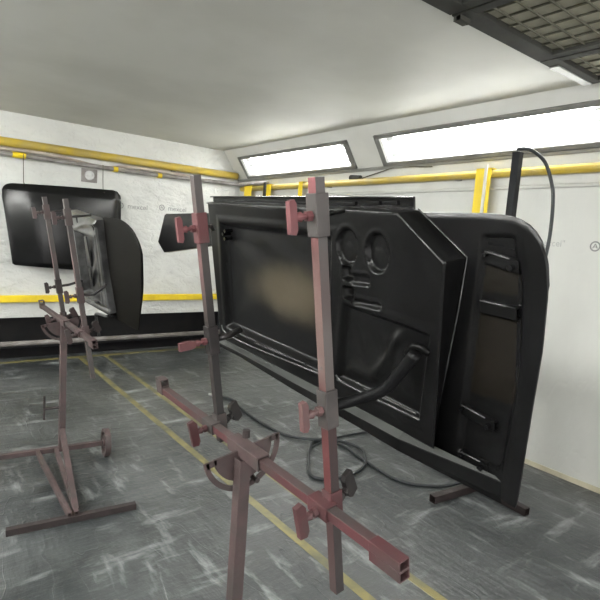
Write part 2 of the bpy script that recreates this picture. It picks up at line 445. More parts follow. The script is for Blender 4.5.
pipe('film_roll', [(XR - .012, YF, 1.99), (XR - .012, 2.5, 1.985), (XR - .012, 5.9, 1.985)], 0.014, 'white_paint', 'white rolled top edge of the masking film on the right wall', 'film roll')
gpp = thing('grey_pipe', 'thin dusty grey pipe with yellow tape wraps below the thick yellow pipe', 'pipe', (1, 6.03, 2.14))
bm = bmesh.new(); add_tube(bm, [(XL - 1, 0, .005), (-.4, 0, .002), (1.2, 0, -.012), (XR - 1.08, 0, .012), (XR - 1.05, -.03, .013), (XR - 1.045, -.67, .010)], 0.024, 14); link_mesh('pipe', bm, M['grey_pipe'], gpp, smooth=True)
pipe('film_roll', [(.2, 6.06, 2.155), (.9, 6.05, 2.19), (1.3, 6.05, 2.185), (1.75, 6.05, 2.135), (2.1, 6.05, 2.18), (2.7, 6.05, 2.175), (3.0, 6.06, 2.15)], 0.019, 'tan_film', 'tan rolled film edge sagging between the two pipes on the back wall', 'film roll', smooth=6)
yl = thing('yellow_rail', 'flat bright yellow bumper rail low on the back wall', 'rail', (1, 6.075, .655))
bm = bmesh.new(); minmax_box(bm, (XL - .95, -.02, -.038), (XR - 1.02, .018, .038)); link_mesh('rail', bm, M['yellow_tape'], yl, bevel=.008)
gp = thing('grey_rail', 'grey pipe rail across the black slot at the foot of the back wall', 'rail', (1, 6.10, 0))
bm = bmesh.new(); add_tube(bm, [(XL - 1, 0, .165), (XR - 1.0, 0, .165)], .028, 12); link_mesh('pipe', bm, M['grey_pipe'], gp, smooth=True)
for x in (-1.2, 2.3):
    bm = bmesh.new(); minmax_box(bm, (x - .02, -.015, 0), (x + .02, .015, .15)); link_mesh('post', bm, M['black_void'], gp)

# yellow tape patches on the grey pipe
for x, w in ((-.07, .12), (.90, .05), (1.42, .05)):
    bm = bmesh.new(); add_cyl(bm, (x - w / 2, 0, 0 - .012 * max(0, min(1, (x + .4) / 1.6))), (x + w / 2, 0, 0 - .012 * max(0, min(1, (x + .4) / 1.6))), .029, 14)
    link_mesh('tape_wrap', bm, M['yellow_tape'], gpp)
# yellow straps that hold the film on the right wall
def strap(y, z0, z1, w, lab, stick=0):
    t = thing('tape_strap', lab, 'tape strap', (XR - .0, y, z0), 'yellow straps on the right wall pipe')
    bm = bmesh.new(); x0 = -.078
    minmax_box(bm, (x0, -w / 2, 0), (x0 + .004, w / 2, z1 - z0)); minmax_box(bm, (x0, -w / 2, z1 - z0 - .004), (-.004, w / 2, z1 - z0))
    link_mesh('strap', bm, M['yellow_tape'], t)
    if stick:
        bm = bmesh.new(); add_box(bm, (x0 - .008, stick * w * .2, (z1 - z0) / 2 + .01), (.014, .05 if stick > 0 else .02, (z1 - z0) + .03))
        link_mesh('clip', bm, M['dark_steel' if stick > 0 else 'white_paint'], t)
strap(5.74, 1.93, 2.125, .17, 'wide yellow strap hanging from the pipe in the far corner of the right wall')
strap(5.30, 1.93, 2.125, .17, 'yellow strap with a dark clip on the right wall pipe near the far corner', 1)
strap(4.63, 1.90, 2.13, .07, 'narrow yellow strap on the right wall pipe left of the near clamp post')
strap(2.34, 1.76, 2.13, .13, 'long yellow strap with a pale clip beside the dark post', -1)
# wire hanging along the lower lamp frame
w_ = thing('loose_wire', 'thin dark wire looped between the lamp frames and the yellow pipe', 'wire', (XR - .02, 3.3, 2.1))
bm = bmesh.new(); add_tube(bm, [(0, .52, .045), (0, .45, .025), (0, .2, .07), (0, -.05, .11), (0, -.3, .09), (0, -.42, .085)], .005, 8, 6); link_mesh('wire', bm, M['wire'], w_, smooth=True)
bm = bmesh.new(); add_cyl(bm, (0, .58, .04), (0, .44, .03), .028, 12); link_mesh('plug', bm, M['dark_steel'], w_, smooth=False)

# ---------------------------------------------------------------- lamp fixtures in the sloping panels
def lamp(y0, y1, sx, label):
    base = Vector((XR, (y0 + y1) / 2, CH_Z)) + SLOPE * ((V0 + V1) / 2)
    if sx < 0: base.x = XL + (XR - base.x)
    t = thing('strip_lamp', label, 'lamp', base, 'strip lamps in the sloping panels')
    sl = Vector((SLOPE.x * sx, 0, SLOPE.z)); nr = Vector((NRM.x * sx, 0, NRM.z)); yy = Vector((0, 1, 0))
    rot = Matrix((sl, yy, nr)).transposed()
    L = y1 - y0; W = V1 - V0
    def P(v, y, n): return sl * v + yy * y + nr * n
    bm = bmesh.new(); fw = .036
    for c, s in ((P(-W / 2 + fw / 2, 0, .004), (fw, L, .03)), (P(W / 2 - fw / 2, 0, .004), (fw, L, .03)), (P(0, -L / 2 + .03, .004), (W, .06, .03)), (P(0, L / 2 - .03, .004), (W, .06, .03))):
        add_box(bm, c, s, rot)
    link_mesh('frame', bm, M['lamp_frame'], t, bevel=.004)
    bm = bmesh.new()
    add_box(bm, P(0, 0, -.13), (W, L, .01), rot)
    for k in (-1, 1):
        add_box(bm, P(k * (W / 2 - .004), 0, -.065), (.008, L, .13), rot); add_box(bm, P(0, k * (L / 2 - .004), -.065), (W, .008, .13), rot)
    link_mesh('reflector_box', bm, M['reflector'], t)
    for v in (-.075, 0, .075):
        bm = bmesh.new(); add_cyl(bm, P(v, -L / 2 + .17, -.06), P(v, L / 2 - .17, -.06), .019, 16)
        tb = link_mesh('fluorescent_tube', bm, M['tube_right' if sx > 0 else 'tube_left'], t, smooth=True)
        for k in (-1, 1):
            bm = bmesh.new(); add_cyl(bm, P(v, k * (L / 2 - .17), -.06), P(v, k * (L / 2 - .09), -.06), .02, 16)
            link_mesh('tube_socket', bm, M['reflector'], tb)
    bm = bmesh.new(); add_box(bm, P(0, 0, -.012), (W - .05, L - .1, .001), rot); link_mesh('glass_pane', bm, M['glass'], t)
lamp(*LAMPS[0], 1, 'shorter looking white strip lamp of the right wall, by the far corner')
lamp(*LAMPS[1], 1, 'large bright strip lamp of the right wall above the dark post')
lamp(*LAMPS[2], 1, 'added unseen strip lamp of the right wall beyond the right edge of the picture')  # lamps from here on are unseen, added to brighten the booth
lamp(*LAMPS[0], -1, 'added strip lamp on the unseen wall behind the camera, farther end')
lamp(*LAMPS[1], -1, 'added strip lamp on the unseen wall behind the camera, middle')
lamp(*LAMPS[2], -1, 'added strip lamp on the unseen wall behind the camera, nearest end')

# ---------------------------------------------------------------- ceiling filter panels
def filter_panel(x0, x1, label):
    t = thing('ceiling_filter_panel', label, 'ceiling filter', ((x0 + x1) / 2, (FY0 + FY1) / 2, ZC), 'ceiling filter panels')
    a, b = (x1 - x0) / 2, (FY1 - FY0) / 2
    bm = bmesh.new(); w = .055
    for lo, hi in (((-a, b - .10, -.03), (a, b, .03)), ((-a, -b, -.03), (a, -b + .1, .03)), ((-a, -b + .1, -.03), (-a + w, b - .1, .03)), ((a - w, -b + .1, -.03), (a, b - .1, .03))):
        minmax_box(bm, lo, hi)
    link_mesh('frame', bm, M['dark_steel'], t, bevel=.004)
    bm = bmesh.new(); minmax_box(bm, (-a + .01, -b + .01, -.004), (a - .01, b - .01, .02)); link_mesh('filter_media', bm, M['filter'], t)
    bm = bmesh.new()
    x = -a + .1
    while x < a - .05:
        add_cyl(bm, (x, -b + .05, -.010), (x, b - .05, -.010), .005, 6); x += .1
    y = -b + .1
    while y < b - .05:
        add_cyl(bm, (-a + .03, y, -.016), (a - .03, y, -.016), .005, 6); y += .1
    link_mesh('wire_grid', bm, M['wire'], t)
    return t
f1 = filter_panel(1.15, 1.935, 'ceiling filter panel whose dark frame just shows at the upper edge')
f2 = filter_panel(1.945, 2.705, 'dark framed ceiling filter panel with a full wire grid in view')
f3 = filter_panel(2.715, 3.235, 'ceiling filter panel nearest the right wall, with pale edge strip')
bm = bmesh.new(); minmax_box(bm, (-.16, .575, -.036), (.25, .625, -.030)); link_mesh('edge_strip', bm, M['grey_strip'], f3)
bm = bmesh.new(); minmax_box(bm, (-.37, .585, -.05), (-.30, .625, -.028)); add_cyl(bm, (-.37, .6, -.04), (-.30, .6, -.04), .012, 10); link_mesh('hinge', bm, M['dark_steel'], f2)

# ---------------------------------------------------------------- print on the masking film
def text(parent, s, loc, rot, size, name='printed_lettering', ink='ink'):
    c = bpy.data.curves.new(name, 'FONT'); c.body = s; c.size = size; c.extrude = .0004; c.align_x = 'LEFT'; c.align_y = 'CENTER'
    o = bpy.data.objects.new(name, c); COL.objects.link(o); c.materials.append(M[ink])
    o.location = loc; o.rotation_euler = rot; o.parent = parent; o['kind'] = 'structure'
    return o
wall_right = bpy.data.objects['wall_right']
def mark(parent, loc, axis, r):
    bm = bmesh.new(); ax = Vector(axis)
    add_ring(bm, loc, axis, r, r * .72, .001, 28)
    side = Vector((1, 0, 0)) if abs(ax.y) > .5 else Vector((0, -1, 0)); up = Vector((0, 0, 1)); c = Vector(loc)
    for a, b in (((-.42, -.4), (0, .5)), ((.42, -.4), (0, .5)), ((-.3, -.12), (.3, -.12))):
        p, q = c + side * a[0] * r + up * a[1] * r, c + side * b[0] * r + up * b[1] * r
        add_cyl(bm, p, q, r * .09, 6)
    link_mesh('printed_emblem', bm, M['ink'], parent, kind='structure')
BACK = (math.pi / 2, 0, 0); RIGHT = (math.pi / 2, 0, -math.pi / 2)
for x, z in ((1.99, 1.735), (2.49, 1.757)):
    mark(wall_back, (x, YB - .0008, z), (0, 1, 0), .036)
    text(wall_back, 'mexcel', (x + .08, YB - .0008, z - .002), BACK, .085)
mark(wall_right, (XR - .0008, 1.505, 1.59), (1, 0, 0), .034)
text(wall_right, 'mexcel"', (XR - .0008, 1.90, 1.595), RIGHT, .062, ink='faint_ink')
# square grey wall plate with a round port
wp = thing('wall_plate', 'small square grey plate with a round port on the back wall', 'wall plate', (1.633, YB, 1.955))
bm = bmesh.new(); minmax_box(bm, (-.085, -.012, 0), (.085, 0, .145)); link_mesh('plate', bm, M['grey_pipe'], wp, bevel=.004)
bm = bmesh.new(); add_ring(bm, (0, -.02, .075), (0, 1, 0), .05, .034, .02, 24); add_cyl(bm, (0, -.012, .075), (0, -.016, .075), .034, 20); link_mesh('round_port', bm, M['bright_steel'], wp)

# ---------------------------------------------------------------- pressed sheet metal as a height field
def smoothstep(a, b, x):
    t = min(1, max(0, (x - a) / (b - a))); return t * t * (3 - 2 * t)
def rrect(s, t, x0, x1, z0, z1, r):
    """signed distance to a rounded rectangle, negative inside"""
    cx, cz = (x0 + x1) / 2, (z0 + z1) / 2
    qx, qz = abs(s - cx) - (x1 - x0) / 2 + r, abs(t - cz) - (z1 - z0) / 2 + r
    return math.hypot(max(qx, 0), max(qz, 0)) + min(max(qx, qz), 0) - r
def quad_sd(s, t, q, r=0.0):
    """approximate distance to a convex quad given counter-clockwise (s,t) corners, negative inside"""
    d = -9
    for k in range(len(q)):
        (ax, az), (bx, bz) = q[k], q[(k + 1) % len(q)]
        ex, ez = bx - ax, bz - az; l = math.hypot(ex, ez)
        d = max(d, ((s - ax) * ez - (t - az) * ex) / l)
    return d
def pressed(name, s0, s1, bot, top, depth, ns, nt, mat, parent, skirt=0.0, thick=0.0, matfun=None, dense_end=False, xshift=None, back_shift=None):
    """sheet in door coordinates: x = s along the door, z = t up, y = depth away from the viewer; skirt folds the rim back"""
    bm = bmesh.new(); V = []
    for i in range(ns + 1):
        u = i / ns
        if dense_end: u = math.sin(u * math.pi / 2)
        s = s0 + (s1 - s0) * u; row = []
        b, tp = bot(s), top(s)
        for j in range(nt + 1):
            t = b + (tp - b) * j / nt
            row.append(bm.verts.new((s + (xshift(s, t) if xshift else 0), depth(s, t), t)))
        V.append(row)
    for i in range(ns):
        for j in range(nt):
            f = bm.faces.new((V[i][j], V[i + 1][j], V[i + 1][j + 1], V[i][j + 1]))
            if matfun: f.material_index = matfun((V[i][j].co + V[i + 1][j + 1].co) / 2)
    if skirt:
        rim = [V[i][0] for i in range(ns + 1)] + [V[ns][j] for j in range(1, nt + 1)] + [V[i][nt] for i in range(ns - 1, -1, -1)] + [V[0][j] for j in range(nt - 1, 0, -1)]
        back = [bm.verts.new((v.co.x + (back_shift(v.co.x, v.co.z) if back_shift else 0), max(v.co.y, 0) + skirt, v.co.z)) for v in rim]
        for k in range(len(rim)):
            j = (k + 1) % len(rim)
            bm.faces.new((rim[k], back[k], back[j], rim[j]))
    mats = mat if isinstance(mat, (list, tuple)) else [mat]
    o = link_mesh(name, bm, mats, parent, smooth='keep')
    for p in o.data.polygons: p.use_smooth = True
    es = o.modifiers.new('edges', 'EDGE_SPLIT'); es.split_angle = math.radians(50)
    if thick:
        md = o.modifiers.new('thickness', 'SOLIDIFY'); md.thickness = thick; md.offset = -1 
    return o

TILT = math.radians(9.4)
NV = Vector((math.cos(TILT), 0, math.sin(TILT))); UV = Vector((-math.sin(TILT), 0, math.cos(TILT)))
def door_frame(t, px, yc):
    """door empty: x = towards the camera end (-Y), y = away from the stand, z = up the tilted plane"""
    X = Vector((0, -1, 0))
    m = Matrix((X, NV, UV)).transposed().to_4x4()
    m.translation = Vector((px, yc, .9))
    t.matrix_world = m

# ================================================================ the large black door
door = thing('car_door_shell', 'large black car door shell clamped upright on the near stand, inner side showing', 'car door')
door_frame(door, .798, 0)
D = door
def interp(pts):
    def f(s):
        for (a, b), (c, d) in zip(pts, pts[1:]):
            if s <= c: return b + (d - b) * (s - a) / (c - a) if c > a else d
        return pts[-1][1]
    return f
out_top = interp([(-1.70, .685), (-.758, .652), (-.591, .652), (-.556, .650), (-.530, .646), (-.511, .640), (-.495, .632), (-.481, .619), (-.470, .603), (-.462, .583), (-.457, .560), (-.454, .525)])
out_bot = interp([(-1.70, .128), (-1.25, .095), (-1.0, .088), (-.728, .076), (-.500, .054), (-.496, .075), (-.474, .273), (-.459, .40), (-.454, .50)])
# outer skin: gently crowned, edges curl towards the viewer
def d_skin(s, t):
    e = min(out_top(s) - t, t - out_bot(s), -.454 - s, s + 1.70)
    return .2065 + .022 * smoothstep(0, .25, e)
pressed('outer_skin', -1.70, -.466, lambda s: out_bot(s + .012) + .004, lambda s: out_top(s + .012) - .004, d_skin, 110, 40, M['black_gloss'], D, dense_end=True)
# end frame: the flat hinge pillar, the recess with its brackets and the rim round the end
ridge = interp([(-.66, .0), (-.65, .122), (-.615, .41), (-.589, .633), (-.585, .7)])
def s_ridge(t):
    for (a, b), (c, d) in zip([(.0, -.655), (.122, -.648), (.41, -.614), (.633, -.589)], [(.122, -.648), (.41, -.614), (.633, -.589), (.8, -.58)]):
        if t <= c: return a and b + (d - b) * (t - a) / (c - a) if c > a else b
    return -.58
RB = lambda t: -.500 - .035 * (1 - smoothstep(.05, .4, t)) - .02 * smoothstep(.5, .62, t)
def d_end(s, t):
    r0 = s_ridge(t); r1 = RB(t)
    inside = min(s - r0, r1 - s, t - .085, .612 - t - .45 * max(0, s + .53))
    d = .200 + .010 * smoothstep(0.0, .010, inside)
    rim = smoothstep(.0, .02, s - r1)          # rim towards the end comes forward
    d -= .003 * rim
    edge = min(s + 0 - (-9), out_top(s) - t)
    d += .003 * (1 - smoothstep(0, .012, edge))
    return d
def m_end(p):
    s, t = p.x, p.z
    return 1 if s_ridge(t) + .012 < s < RB(t) - .008 and (.27 < t < .455 or .495 < t < .548) else 0
end_bot = out_bot
pressed('end_frame', -.80, -.454, end_bot, lambda s: out_top(s) - .001, d_end, 90, 120, [M['black_paint'], M['brown_black']], D, skirt=.004, matfun=m_end, dense_end=True)
# brackets across the recess
def bracket(s0, t0, s1, t1, h, knob=True):
    bm = bmesh.new()
    a, b = Vector((s0, .196, t0)), Vector((s1, .196, t1))
    add_prism(bm, [a, b, b + Vector((0, 0, -h)), a + Vector((0, 0, -h))], (0, .004, 0))
    add_prism(bm, [a, b, b + Vector((0, .016, 0)), a + Vector((0, .016, 0))], (0, 0, -.004))
    add_prism(bm, [a + Vector((0, 0, -h)), b + Vector((0, 0, -h)), b + Vector((0, .016, -h)), a + Vector((0, .016, -h))], (0, 0, .004))
    o = link_mesh('hinge_bracket', bm, M['black_paint'], D, bevel=.0015)
    bm = bmesh.new(); add_cyl(bm, a + Vector((.002, -.0015, 0)), a * .25 + b * .75 + Vector((0, -.0015, 0)), .0019, 8); link_mesh('glint_rod', bm, M['glint'], o, smooth=True)  # pale rod paints a glint along the bracket's upper edge
    if knob:
        for a_, z_, r_ in ((s1 - .012, t1 - h * .5, .006), (s0 + .006, t0 - .006, .004)):
            bm = bmesh.new(); add_cyl(bm, (a_, .198, z_), (a_, .185, z_), r_, 12); link_mesh('bolt', bm, M['black_gloss'], o)
bracket(-.582, .578, -.510, .563, .024)
bracket(-.590, .478, -.512, .474, .026, False)
bracket(-.632, .240, -.552, .226, .022)
bracket(-.632, .128, -.566, .124, .022)
# bottom sill ledge, overhead light painted in as grey, and its outer lip
bm = bmesh.new()
secs = []
for s_, f, tu, tf, lip in ((-1.60, .112, .209, .199, .012), (-1.44, .112, .200, .194, .014), (-1.13, .112, .181, .171, .022), (-.864, .112, .167, .156, .027), (-.74, .112, .159, .148, .030), (-.535, .1993, .100, .097, .036)):
    secs.append((s_, [(max(.133, f + .006), tu), (f + .001, tf), (f, tf - .003), (f, tf - lip), (.206, tf - lip - .02)]))
rows = [[bm.verts.new((s, d, t)) for d, t in pr] for s, pr in secs]
for A, B in zip(rows, rows[1:]):
    for k in range(4): bm.faces.new((A[k], B[k], B[k + 1], A[k + 1])).material_index = 0 if k < 1 else 1
link_mesh('sill_ledge', bm, [M['sill'], M['black_paint']], D, bevel=0)
# window slot flange along the belt line
bm = bmesh.new()
add_prism(bm, [(-1.70, .205, .705), (-.765, .205, .684), (-.765, .205, .64), (-1.70, .205, .66)], (0, .006, 0))
add_prism(bm, [(-1.70, .193, .707), (-.765, .193, .686), (-.765, .211, .686), (-1.70, .211, .707)], (0, 0, -.004))
for s in (-.97, -.885, -.83): minmax_box(bm, (s - .02, .198, .668), (s + .02, .206, .678))
link_mesh('belt_flange', bm, M['black_gloss'], D, bevel=.0015)
# inner panel
in_top = interp([(-1.602, .688), (-.747, .657), (-.625, .561)])
in_bot = interp([(-1.602, .208), (-.864, .166), (-.625, .149)])
WIN = [(-1.545, .262), (-1.0, .232), (-.965, .600), (-1.520, .620)]
P2 = [(-.965, .228), (-.675, .206), (-.655, .405), (-.925, .432)]
def d_inner(s, t):
    d = .130
    # big opening, filled by a sunken sheet
    w = quad_sd(s, t, WIN)
    d += .022 * (1 - smoothstep(-.016, .006, w))
    d -= .002 * (smoothstep(-.004, .008, w) - smoothstep(.012, .03, w))
    if w < 0:
        d += .002 * math.sin(s * 26 + 5 * math.sin(t * 11)) * (1 - smoothstep(-.10, -.01, w))
    # second recess
    p = quad_sd(s, t, P2)
    d += .014 * (1 - smoothstep(-.010, .006, p))
    d -= .0015 * (smoothstep(-.004, .008, p) - smoothstep(.012, .028, p))
    if p < 0:
        # raised swage that climbs across the recess
        k = t - (.262 + .17 * smoothstep(-.86, -.70, s))
        d -= .009 * math.exp(-(k / .022) ** 2) * (1 - smoothstep(-.05, -.005, p)) 
        d += .004 * math.sin(s * 40 + t * 25) * (1 - smoothstep(-.08, -.01, p))
    # two round access holes
    for cs, ct in ((-.907, .575), (-.808, .567)):
        r = math.hypot((s - cs) / .036, (t - ct) / .046)
        d += .012 * (1 - smoothstep(.86, 1.0, r)) - .0012 * (smoothstep(.95, 1.05, r) - smoothstep(1.1, 1.3, r))
        d -= .002 * (1 - smoothstep(.2, .6, math.hypot((s - cs + .004) / .036, (t - ct + .012) / .046)))
    # latch slots
    for x0, x1, z0, z1, dd in ((-.925, -.895, .495, .528, .02), (-.895, -.835, .488, .512, .008), (-.925, -.89, .448, .478, .02), (-.89, -.80, .438, .452, .007)):
        q = rrect(s, t, x0, x1, z0, z1, .006)
        d += dd * (1 - smoothstep(-.005, .003, q)) - .0012 * (smoothstep(-.002, .004, q) - smoothstep(.006, .012, q))
    # groove below the top edge
    e = in_top(s) - t
    d += .003 * (1 - smoothstep(0, .004, min(e, t - in_bot(s), s + 1.602, -.625 - s)))
    return d
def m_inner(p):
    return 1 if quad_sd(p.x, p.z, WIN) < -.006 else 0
# sheet with a tan patch
m, nt, N, L, P = new_mat('tan_patch_sheet')
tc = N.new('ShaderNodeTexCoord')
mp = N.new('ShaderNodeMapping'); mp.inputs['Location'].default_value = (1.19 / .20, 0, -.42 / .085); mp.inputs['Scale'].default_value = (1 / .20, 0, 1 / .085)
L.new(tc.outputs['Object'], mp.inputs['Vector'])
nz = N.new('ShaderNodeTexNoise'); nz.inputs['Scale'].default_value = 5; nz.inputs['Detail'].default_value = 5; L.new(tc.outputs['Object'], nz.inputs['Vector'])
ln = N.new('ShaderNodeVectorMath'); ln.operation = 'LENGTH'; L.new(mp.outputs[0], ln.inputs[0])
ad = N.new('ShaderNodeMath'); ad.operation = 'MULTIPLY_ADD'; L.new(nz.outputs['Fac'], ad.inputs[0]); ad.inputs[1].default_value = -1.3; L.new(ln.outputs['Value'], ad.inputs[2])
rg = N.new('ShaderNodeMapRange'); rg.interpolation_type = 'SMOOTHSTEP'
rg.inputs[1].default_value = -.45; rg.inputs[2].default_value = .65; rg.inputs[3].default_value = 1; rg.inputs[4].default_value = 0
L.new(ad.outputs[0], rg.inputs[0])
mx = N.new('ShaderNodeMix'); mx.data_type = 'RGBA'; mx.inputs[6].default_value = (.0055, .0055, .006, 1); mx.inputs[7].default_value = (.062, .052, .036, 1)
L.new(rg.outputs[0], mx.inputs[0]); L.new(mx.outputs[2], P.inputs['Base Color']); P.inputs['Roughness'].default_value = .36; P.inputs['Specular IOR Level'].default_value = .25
M['tan_sheet'] = m
pressed('inner_panel', -1.602, -.625, in_bot, in_top, d_inner, 230, 150, [M['black_paint'], M['tan_sheet']], D, skirt=.07, matfun=m_inner, xshift=lambda s, t: -.030 * (1 - min(1, max(0, (t - .15) / .41))) * smoothstep(-.80, -.625, s), back_shift=lambda x, t: -.052 * (1 - min(1, max(0, (t - .15) / .41))) * smoothstep(-.70, -.66, x))
# pinch welds under the openings and edge lines, their glints painted pale
def bead(pts, r=.003, mat='glint', name='edge_bead', sm=4):
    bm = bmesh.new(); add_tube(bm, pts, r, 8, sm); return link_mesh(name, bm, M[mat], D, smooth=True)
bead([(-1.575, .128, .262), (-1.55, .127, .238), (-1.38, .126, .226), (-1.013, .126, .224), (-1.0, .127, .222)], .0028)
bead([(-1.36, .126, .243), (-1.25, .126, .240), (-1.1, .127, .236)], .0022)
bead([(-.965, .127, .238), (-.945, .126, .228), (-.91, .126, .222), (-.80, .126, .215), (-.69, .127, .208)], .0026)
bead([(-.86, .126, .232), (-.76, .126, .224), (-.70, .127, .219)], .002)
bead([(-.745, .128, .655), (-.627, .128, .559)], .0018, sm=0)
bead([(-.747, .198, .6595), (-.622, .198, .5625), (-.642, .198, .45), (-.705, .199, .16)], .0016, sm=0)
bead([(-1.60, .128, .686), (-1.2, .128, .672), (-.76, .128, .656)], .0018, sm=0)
bm = bmesh.new(); add_tube(bm, [(-.725, .128, .352), (-.70, .12, .375), (-.68, .12, .378), (-.665, .13, .366)], .007, 8, 4); link_mesh('hook', bm, M['black_paint'], D, smooth=True)
for s, t in ((-1.50, .585), (-1.485, .595), (-1.49, .57)):
    bm = bmesh.new(); add_cyl(bm, (s, .150, t), (s, .122, t), .006, 10); link_mesh('bolt', bm, M['black_gloss'], D)

# ================================================================ pointed trim panel behind the door
tp = thing('trim_panel', 'small pointed black body panel clamped behind the far end of the large door', 'body panel')
tp.location = (1.06, 2.32, 1.38)
bm = bmesh.new()
outl = [(0, .235, .195), (0, .31, .05), (0, .225, 0), (0, -.55, .095), (0, -.55, .205), (0, -.2, .20)]
add_prism(bm, outl, (.012, 0, 0))
link_mesh('skin', bm, M['black_paint'], tp, bevel=.004)
bm = bmesh.new(); add_prism(bm, [(0, .22, .198), (0, -.55, .208), (.03, -.55, .208), (.03, .22, .198)], (0, 0, -.006)); add_prism(bm, [(0.002, .225, .0), (.002, -.55, .095), (.03, -.55, .095), (.03, .225, 0)], (0, 0, .006))
link_mesh('folded_edge', bm, M['black_gloss'], tp, bevel=.002)
bm = bmesh.new(); add_tube(bm, [(.006, -.50, .19), (.0, -.56, .20), (-.06, -.62, .20), (-.135, -.64, .20)], .006, 8, 4); link_mesh('wire_hook', bm, M['black_satin'], tp, smooth=True)

# ================================================================ clamp stands
def knob_mesh(bm, base, d, wide, tall, screw, hint=(0, 0, 1), r=.006):
    """clamp screw with a flat T grip: base point, direction, grip size"""
    base = Vector(base); d = Vector(d).normalized(); h = Vector(hint)
    add_cyl(bm, base, base + d * screw, r, 10)
    add_cyl(bm, base, base + d * .012, r * 1.9, 6)
    add_cyl(bm, base + d * (screw - .012), base + d * screw, r * 1.8, 10, r * 1.3)
    s = d.cross(h).normalized(); u = s.cross(d).normalized()
    c = base + d * (screw + wide / 2)
    pts = []
    for a, b in ((-.5, -.36), (-.5, .36), (-.2, .5), (.5, .46), (.5, -.46), (-.2, -.5)):
        pts.append(c + d * a * wide + u * b * tall - s * .007)
    add_prism(bm, pts, s * .014)

